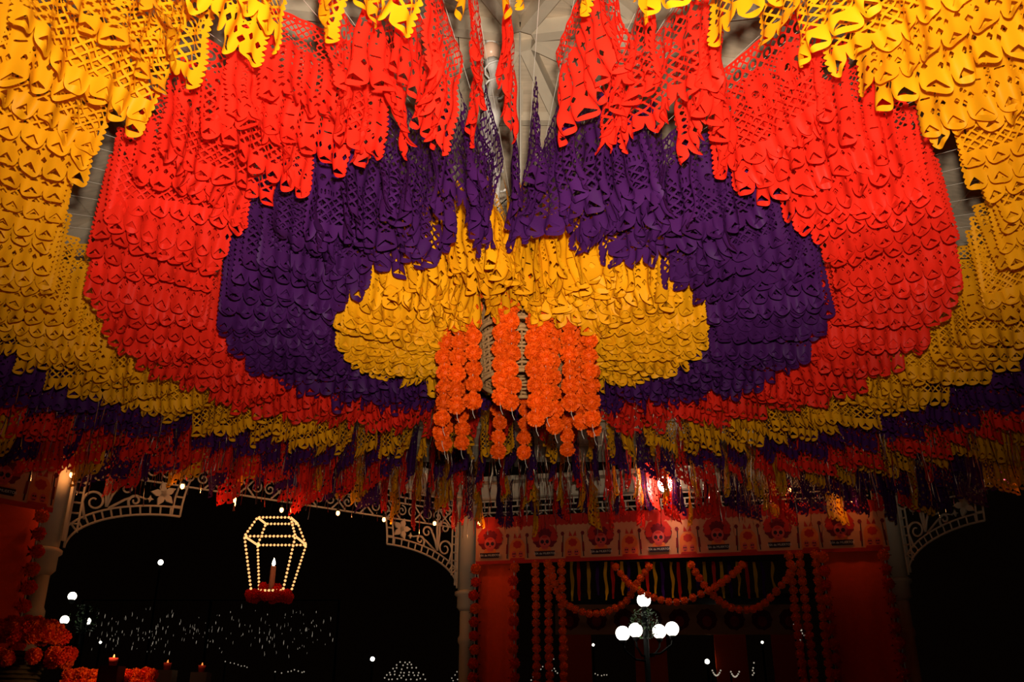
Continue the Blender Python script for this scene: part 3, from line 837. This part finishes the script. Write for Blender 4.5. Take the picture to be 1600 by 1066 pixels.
bulbm = MB(); bulbm.sphere((0,0,-.035), .018, 10, 7, 0, (1,1,1.35)); BULB = bulbm.mesh('bulb', ['warm_bulb'], True)
sock = MB(); sock.lathe([(.010,-.02),(.014,-.012),(.014,.02),(.006,.026)], 10); SOCK = sock.mesh('socket', ['dark_iron'], True)
def eave_bulb(px, py, Y, label):
    p = at(px, py, Y)
    t = thing('warm_bulb', label, 'light bulb', p + Vector((0,0,.035)), 0, 'warm bulbs under the eaves')
    link('bulb', BULB, t); link('socket', SOCK, t)
    m = MB(); m.tube([(0,0,.026), (0,0,max(.1, LINT-p.z-.03))], .003, 4); m.build('cord', 'dark_iron', t)
    l_ = bpy.data.lights.new('bulb_light', 'POINT'); l_.energy = 1.0; l_.color = (1, .42, .13); l_.shadow_soft_size = .02
    q_ = bpy.data.objects.new('bulb_light', l_); col.objects.link(q_); q_.parent = t; q_.location = (0, -.05, -.07)
BUL = [(112,742,7.2,'small warm bulb beside the left column, above its scroll bracket'), (285,760,7.6,'small warm bulb in the fringe left of the lantern, leftmost there'),
       (366,781,7.8,'small warm bulb in the fringe up left of the lantern'), (440,797,8.2,'small warm bulb in the fringe directly over the lantern'),
       (528,802,8.6,'small warm bulb in the fringe right of the lantern'), (600,812,9.0,'small warm bulb at the tip of the middle scroll bracket'),
       (679,818,9.4,'small warm bulb inside the curve of the middle scroll bracket'), (749,818,9.6,'small warm bulb on the right of the middle column'),
       (1234,766,9.0,'small warm bulb in the fringe above the right half of the skull banner'), (1331,781,8.7,'small warm bulb above the right end of the skull banner'),
       (1566,745,7.6,'small warm bulb in the fringe at the right edge of the photo')]
for b in BUL: eave_bulb(*b)

# ================================================================== ROPE-LIGHT LANTERN
lp = at(427, 880, 8.6); LZ = EYE
lan = thing('rope_light_lantern', 'lantern-shaped frame of warm rope lights hanging left of the middle column', 'lantern', (lp.x, 8.62, EYE+1.05))
def sq(h, z, ox=0): return [(ox-h,-h,z),(ox+h,-h,z),(ox+h,h,z),(ox-h,h,z)]
Tp, Md, Bt = sq(.155, .665), sq(.235, .475), sq(.145, 0.0)
edges = []
for i in range(4):
    j = (i+1) % 4; edges += [(Tp[i],Tp[j]), (Md[i],Md[j]), (Bt[i],Bt[j]), (Tp[i],Md[i]), (Md[i],Bt[i])]
for a, b in edges:
    a, b = Vector(a), Vector(b); L_ = (b-a).length; n = int(L_/.034)
    m = MB(); m.tube([a, b], .006, 5); fb = m.build('frame_bar', 'brass', lan)
    m = MB(); d = (b-a)/n
    for k in range(n):
        c = a + d*(k+.5); m.tube([c-d*.30, c-d*.12, c+d*.12, c+d*.30], [.006,.0115,.0115,.006], 6)
    m.build('rope_light', 'rope_light', fb, True)
for i in range(4):
    m = MB(); m.tube([Tp[i], (Tp[i][0]*.2, Tp[i][1]*.2, .665+.42)], .003, 4); m.build('hanging_wire', 'dark_iron', lan)
m = MB(); m.tube([(0,0,1.08), (0,0,LINT+.02-(EYE+1.05))], .004, 4); m.build('hanging_wire', 'dark_iron', lan)
m = MB(); m.box((0,0,-.02), (.30,.30,.02)); m.build('base_tray', 'dark_iron', lan)
cn = thing('candle', 'tall tan candle with a lit tip inside the rope-light lantern', 'candle', (lp.x, 8.62, EYE+1.04))
m = MB(); m.lathe([(.026,0),(.025,.24),(.018,.25)], 12); m.build('wax_body', 'wax', cn, True)
m = MB(); m.lathe([(.006,.25),(.017,.268),(.015,.285),(.006,.31),(.001,.325)], 10); m.build('flame', 'flame', cn, True)
for i in range(30):
    a = i*2*PI/30; s = max(abs(math.cos(a)), abs(math.sin(a))); rr_ = .165/s*rs.uniform(.82,1.06)
    if i == 0:
        fw = thing('flower_wreath', 'scarlet flower wreath round the foot of the rope-light lantern', 'flower wreath', (lp.x, 8.62, EYE+1.03))
    put_flower('flower', POMR, fw, (rr_*math.cos(a), rr_*math.sin(a), -.012+rs.uniform(-.02,.02)), .045)
for i in range(14):
    put_flower('flower', POMR, fw, (rs.uniform(-.11,.06), rs.uniform(-.02,.11), .03+rs.uniform(-.01,.05)), .045)

# ================================================================== ALTAR WITH MARIGOLDS, LOWER LEFT
al = thing('altar', 'stepped altar under red cloth at the lower left', 'altar', (-3.15, 6.35, 0))
m = MB(); m.box((-.1,0,.85), (1.1,.7,1.7)); m.build('table', 'dark_wood', al)
m = MB(); m.box((-.1,0,.90), (1.14,.74,1.64)); m.build('altar_cloth', 'cloth_red', al)
m = MB(); m.box((.62,-.12,.86), (.9,.84,1.72)); m.build('side_step', 'cloth_red', al)
bk_ = thing('flower_basket', 'dark woven basket filled with marigolds at the lower left corner', 'basket', (-3.20, 6.15, 1.722))
m = MB(); m.lathe([(.13,0),(.15,.08),(.175,.20),(.18,.255),(.155,.255),(.14,.21)], 22); m.build('basket_body', 'basket', bk_, True)
for j in range(9):
    r = .132+.048*j/8; m = MB(); m.tube([((r+.008+.004*(1 if (k+j)%2 else -1))*math.cos(2*PI*k/26), (r+.008+.004*(1 if (k+j)%2 else -1))*math.sin(2*PI*k/26), .018+.027*j) for k in range(26)], .010, 5, closed=True)
    m.build('weave_band', 'basket', bk_, True)
bq = thing('marigold_bunch', 'big mound of orange marigolds heaped over the dark basket', 'flowers', (-3.20, 6.15, 1.98))
for i in range(110):
    z = rs.uniform(0.0, 1)**.9; an = rs.uniform(0, 6.283); q = math.sqrt(max(0, 1-z*z)); rr_ = rs.uniform(.8, 1)
    put_flower('flower', POM+POM+POMD, bq, (.33*q*rr_*math.cos(an)+.02, .25*q*rr_*math.sin(an), .0+.19*z*rr_ - (.07 if q > .9 else 0)), .052)
tr_ = thing('marigold_row', 'row of marigolds trailing right along the altar step', 'flowers', (-2.84, 6.12, 1.765))
for i in range(44): put_flower('flower', POM+POMD, tr_, (.02+.0255*(i % 22), rs.uniform(-.04,.04)+(.03 if i > 21 else -.02), (.062 if i > 21 else 0)+rs.uniform(0,.02)), .042)
for (px, py, Y, nme) in ((178,1028,5.98,'beside the marigold row'), (262,1036,6.9,'further right in the dark, second from the altar'), (316,1040,7.2,'below the lantern, farthest from the altar')):
    p = at(px, py, Y); t = thing('votive_candle', 'small glowing orange votive candle ' + nme, 'candle', p - Vector((0,0,.05)), 0, 'votive candles at the lower left')
    m = MB(); m.lathe([(.022,0),(.028,.05),(.026,.05),(.020,.006)], 12); m.build('cup', 'cloth_red', t, True)
    m = MB(); m.lathe([(.004,.02),(.010,.035),(.006,.055),(.001,.07)], 8); m.build('flame', 'ember', t, True)
    l_ = bpy.data.lights.new('candle_light', 'POINT'); l_.energy = 2.6 if Y < 6.6 else .35; l_.color = (1, .62, .30); l_.shadow_soft_size = .02
    q_ = bpy.data.objects.new('candle_light', l_); col.objects.link(q_); q_.parent = t; q_.location = (0, -.02, .12)
    zb_ = 1.722 if Y < 6.6 else 0.002
    m = MB(); m.box((0,0,-.42), (.12,.12,.84)); st_ = m.build('candle_stand', 'dark_wood', None, False, p - Vector((0,0,.05)))
    st_.scale = (1,1,(p.z-.05-zb_)/.84); tag(st_, 'dark wooden stand under the votive candle ' + nme, 'stand', 'candle stands at the lower left')

# ================================================================== OUTSIDE: STREET LAMPS, STALL, LIGHTS
def street_lamp(globes, top, base, Y, label, r):
    t = thing('street_lamp', label, 'street lamp', (base.x, Y, GROUND))
    m = MB(); m.lathe([(.16,0),(.16,.25),(.09,.32),(.065,.5),(.05,2.6),(.07,2.65),(.05,2.72),(.045,top.z-GROUND-.18)], 12); m.build('post', 'dark_iron', t, True)
    gm = MB(); gm.sphere((0,0,0), r, 18, 12); gme = gm.mesh('globe', ['street_globe'], True)
    for p in globes + [top]:
        q = p - Vector((base.x, Y, GROUND)); g = link('globe', gme, t, q)
        m = MB(); m.lathe([(.035,-r-.05),(.05,-r-.02),(.05,-r+.02)], 10); m.build('globe_cup', 'dark_iron', g)
        if p is not top:
            m = MB(); m.tube([(0,0,q.z-.42), (q.x*.5,q.y*.5,q.z-.40), (q.x*.95,q.y*.95,q.z-.26), (q.x,q.y,q.z-r-.04)], .018, 6); m.build('arm', 'dark_iron', t, True)
    m = MB()
    for i in range(260):
        a = rs.uniform(0,6.28); z = top.z-GROUND-rs.uniform(.15,.62); rr_ = rs.uniform(.03,.30)*(1-abs(z-(top.z-GROUND-.38))/.5)
        c = Vector((rr_*math.cos(a), rr_*math.sin(a), z)); e = Vector((rs.gauss(0,1),rs.gauss(0,1),rs.gauss(0,1))).normalized(); g = e.orthogonal().normalized()
        m.quad(c-e*.035, c+g*.014, c+e*.035, c-g*.014)
    m.build('garland_leaves', 'leaf', t)
    return t
Y = 16.0
street_lamp([at(973,990,15.7), at(993,985,15.9), at(1030,987,16.2), at(1050,983,16.1)], at(1006,938,Y), at(1013,1066,Y), Y, 'dark street lamp with lit round globes seen through the doorway', .118)
Y = 17.0
street_lamp([at(101,969,16.8), at(135,971,17.1)], at(113,932,Y), at(116,1066,Y), Y, 'dark street lamp with lit globes beyond the left opening', .075)

# lit paper streamers hanging outside around the street lamp top
wire = MB(); A_, B_ = at(885, 876, 15.6), at(1215, 876, 15.6)
wire.tube([A_, (A_+B_)/2 - Vector((0,0,.02)), B_], .006, 4)
tag(wire.build('streamer_wire', 'dark_iron'), 'dark wire carrying paper streamers outside the doorway', 'wire')
stm = []
for q in range(3):
    m = MB(); n = 10
    for k in range(n+1):
        zz = -.58*k/n; wv = .02*math.sin(k*.8+q*2); hw = (.028 if k < n-1 else .016)*(1-.15*math.sin(k*1.1+q))
        m.v += [(-hw, wv, zz), (hw, wv+.012*math.sin(k+q), zz)]
    for k in range(n): m.face((2*k, 2*k+1, 2*k+3, 2*k+2))
    stm.append(m.mesh('streamer', [YELLOW], True))
i = 0
for px in range(892, 1212, 13):
    p = at(px+rs.uniform(-2,2), 876, 15.6); p.z = A_.z-.02
    o = link('paper_streamer', rs.choice(stm), None, p); o.rotation_euler = (0,0,rs.uniform(-.6,.6)); o.scale = (1,1,rs.uniform(.85,1.12))
    o.material_slots[0].link = 'OBJECT'; o.material_slots[0].material = (YELLOW, RED, YELLOW, PURPLE)[i % 4]; i += 1
    tag(o, 'narrow paper streamer hanging outside behind the marigold swags', 'streamer', 'paper streamers outside the doorway')

# market stall with the same printed frieze far behind the lamp
SY = 24.0
s0, s1 = at(868, 1000, SY), at(1258, 1000, SY); sw = s1.x-s0.x
stl = thing('festival_stall', 'dim festival stall with printed frieze behind the street lamp', 'stall', ((s0.x+s1.x)/2, SY, GROUND))
zt, zbm = at(1000,945,SY).z-GROUND, at(1000,992,SY).z-GROUND
m = MB(); m.box((0,0,(zt+zbm)/2), (sw,.06,zt-zbm)); m.build('frieze_board', 'banner_ground', stl)
for k in range(9):
    x = -sw/2+sw*(k+.5)/9; m = MB(); m.poly(disc_pts(x, (zt+zbm)/2, .26, .26, 22, 0, 2*PI, .06, 9), -.05, .018, 0); m.poly(disc_pts(x, (zt+zbm)/2-.05, .12, .13, 16), -.065, .014, 1)
    m.build('flower_print', ['banner_maroon','banner_red'], stl)
for x, nme in ((-sw/2+.5,'l'), (-sw*.12,'m'), (sw*.20,'m'), (sw/2-.45,'r')):
    m = MB(); m.box((x,.04,zbm/2), (.8,.05,zbm)); m.build('stall_drape', 'drape', stl)
m = MB(); m.box((0,.5,zt+.2), (sw+.6,1.4,.12)); m.build('stall_roof', 'dark_wood', stl)
for sx in (-1,1):
    m = MB(); m.box((sx*(sw/2-.02),.3,zt/2), (.12,.12,zt+.2)); m.build('stall_post', 'dark_wood', stl)
m = MB(); m.box((0,-.2,.55), (sw,.6,1.1)); m.build('counter', 'dark_wood', stl)

fb_ = MB(); fb_.sphere((0,0,0), 1.0, 6, 4); FAIRY = fb_.mesh('fairy_bulb', ['bulb_and_glint_glow'], True)
def light_string(name, pts, Y, r, label, cat='string lights', closed=False, grp=None):
    P = [at(x, y, Y) for x, y in pts]
    t = thing(name, label, cat, P[0], 0, grp)
    m = MB(); m.tube([p-P[0] for p in P], r*.18, 3); m.build('wire', 'dark_iron', t)
    m = MB(); m.tube([(0, .02, 0), (0, .02, GROUND-P[0].z)], .02, 5); m.build('pole', 'dark_iron', t)
    for p in P:
        o = link('bulb', FAIRY, t, p-P[0]); o.scale = (r, r, r)
def arc(x0, y0, x1, y1, sag, n): return [(x0+(x1-x0)*i/(n-1), y0+(y1-y0)*i/(n-1)+sag*4*(i/(n-1))*(1-i/(n-1))) for i in range(n)]
light_string('light_garland', arc(1113,1048,1126,1048,8,9), 20, .017, 'small V-shaped string of white lights right of the street lamp post, left one')
light_string('light_garland', arc(1142,1050,1155,1050,8,9), 20, .017, 'small V-shaped string of white lights right of the street lamp post, right one')
light_string('light_garland', [(1178,1036),(1177,1044),(1176,1048),(1178,1052),(1176,1055)], 20, .016, 'short upright string of white lights near the right marigold strings')
light_string('light_garland', [(1241,976),(1252,985),(1253,990),(1257,993),(1250,1000),(1252,1004)], 19, .020, 'cluster of white lights behind the right marigold strings')
light_string('light_garland', [(865,1030),(866,1045),(868,1049),(871,1052),(862,1048),(845,1046),(848,1042),(830,1063),(833,1059)], 20, .014, 'scattered white lights between the left marigold strings')
light_string('light_garland', [(930,1053),(934,1055),(940,1056),(944,1055),(948,1055)], 20, .013, 'short line of tiny white lights left of the street lamp post')
rn = random.Random(5)
net = []
for r_ in range(6):
    n = 3+int(r_*1.5); y = 1034+r_*5.4
    row = [(632-(n-1)*3.6+k*7.2+rn.uniform(-1.5,1.5), y+rn.uniform(-1.5,1.5)) for k in range(n)]
    net += row if r_ % 2 == 0 else row[::-1]
light_string('light_net', net, 22, .017, 'tent-shaped net of tiny white lights at the bottom left of the middle column')
light_string('light_garland', [(352,1034),(360,1036),(366,1037),(372,1039),(377,1041),(382,1041),(386,1043)], 22, .013, 'row of tiny white lights low under the lantern, left one')
light_string('light_garland', [(430,1050),(440,1052),(450,1050),(455,1049),(460,1047),(466,1049),(472,1051),(475,1050)], 22, .015, 'row of tiny white lights low right of the lantern')
light_string('light_garland', [(706,1060),(711,1055),(714,1050),(718,1054),(722,1060),(715,1062),(708,1064)], 22, .014, 'small cluster of tiny lights at the foot of the middle column')
def far_lamp(px, py, Y, r, label):
    p = at(px, py, Y); t = thing('distant_lamp', label, 'lamp', (p.x, p.y, GROUND), 0, 'distant lamps in the night')
    m = MB(); m.sphere((0,0,p.z-GROUND), r, 10, 8); m.build('globe', 'street_globe', t, True)
    m = MB(); m.tube([(0,0,0), (0,0,p.z-GROUND-r)], .03, 6); m.build('pole', 'dark_iron', t)
far_lamp(251, 879, 26, .075, 'lone cold white distant lamp in the left opening')
far_lamp(582, 1030, 24, .055, 'tiny distant lamp left of the light net')
far_lamp(1105, 1034, 24, .06, 'tiny distant lamp above the V-shaped light strings')
far_lamp(1117, 964, 26, .04, 'tiny distant lamp right of the street lamp globes')
far_lamp(1191, 1004, 26, .035, 'tiny distant lamp near the right drape of the stall')
far_lamp(927, 1008, 26, .035, 'tiny distant lamp below the left street lamp globe')
far_lamp(157, 1004, 26, .035, 'tiny distant lamp left above the marigold row')
# tinsel curtain in the dark left opening, its glints painted as glowing slivers
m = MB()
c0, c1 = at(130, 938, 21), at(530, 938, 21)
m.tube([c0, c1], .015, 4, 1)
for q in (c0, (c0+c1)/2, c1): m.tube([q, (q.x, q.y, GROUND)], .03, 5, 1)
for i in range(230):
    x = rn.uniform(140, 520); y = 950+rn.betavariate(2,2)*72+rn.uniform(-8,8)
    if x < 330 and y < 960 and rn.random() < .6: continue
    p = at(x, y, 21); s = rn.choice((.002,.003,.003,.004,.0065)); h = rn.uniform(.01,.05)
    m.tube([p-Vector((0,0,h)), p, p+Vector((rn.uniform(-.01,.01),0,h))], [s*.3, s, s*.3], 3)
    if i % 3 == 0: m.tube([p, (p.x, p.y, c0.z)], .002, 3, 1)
tag(m.build('tinsel_glint_curtain', ['bulb_and_glint_glow', 'dark_iron']), 'tinsel strands in the dark left opening, glints painted as tiny glowing slivers', 'fairy lights', kind='stuff')
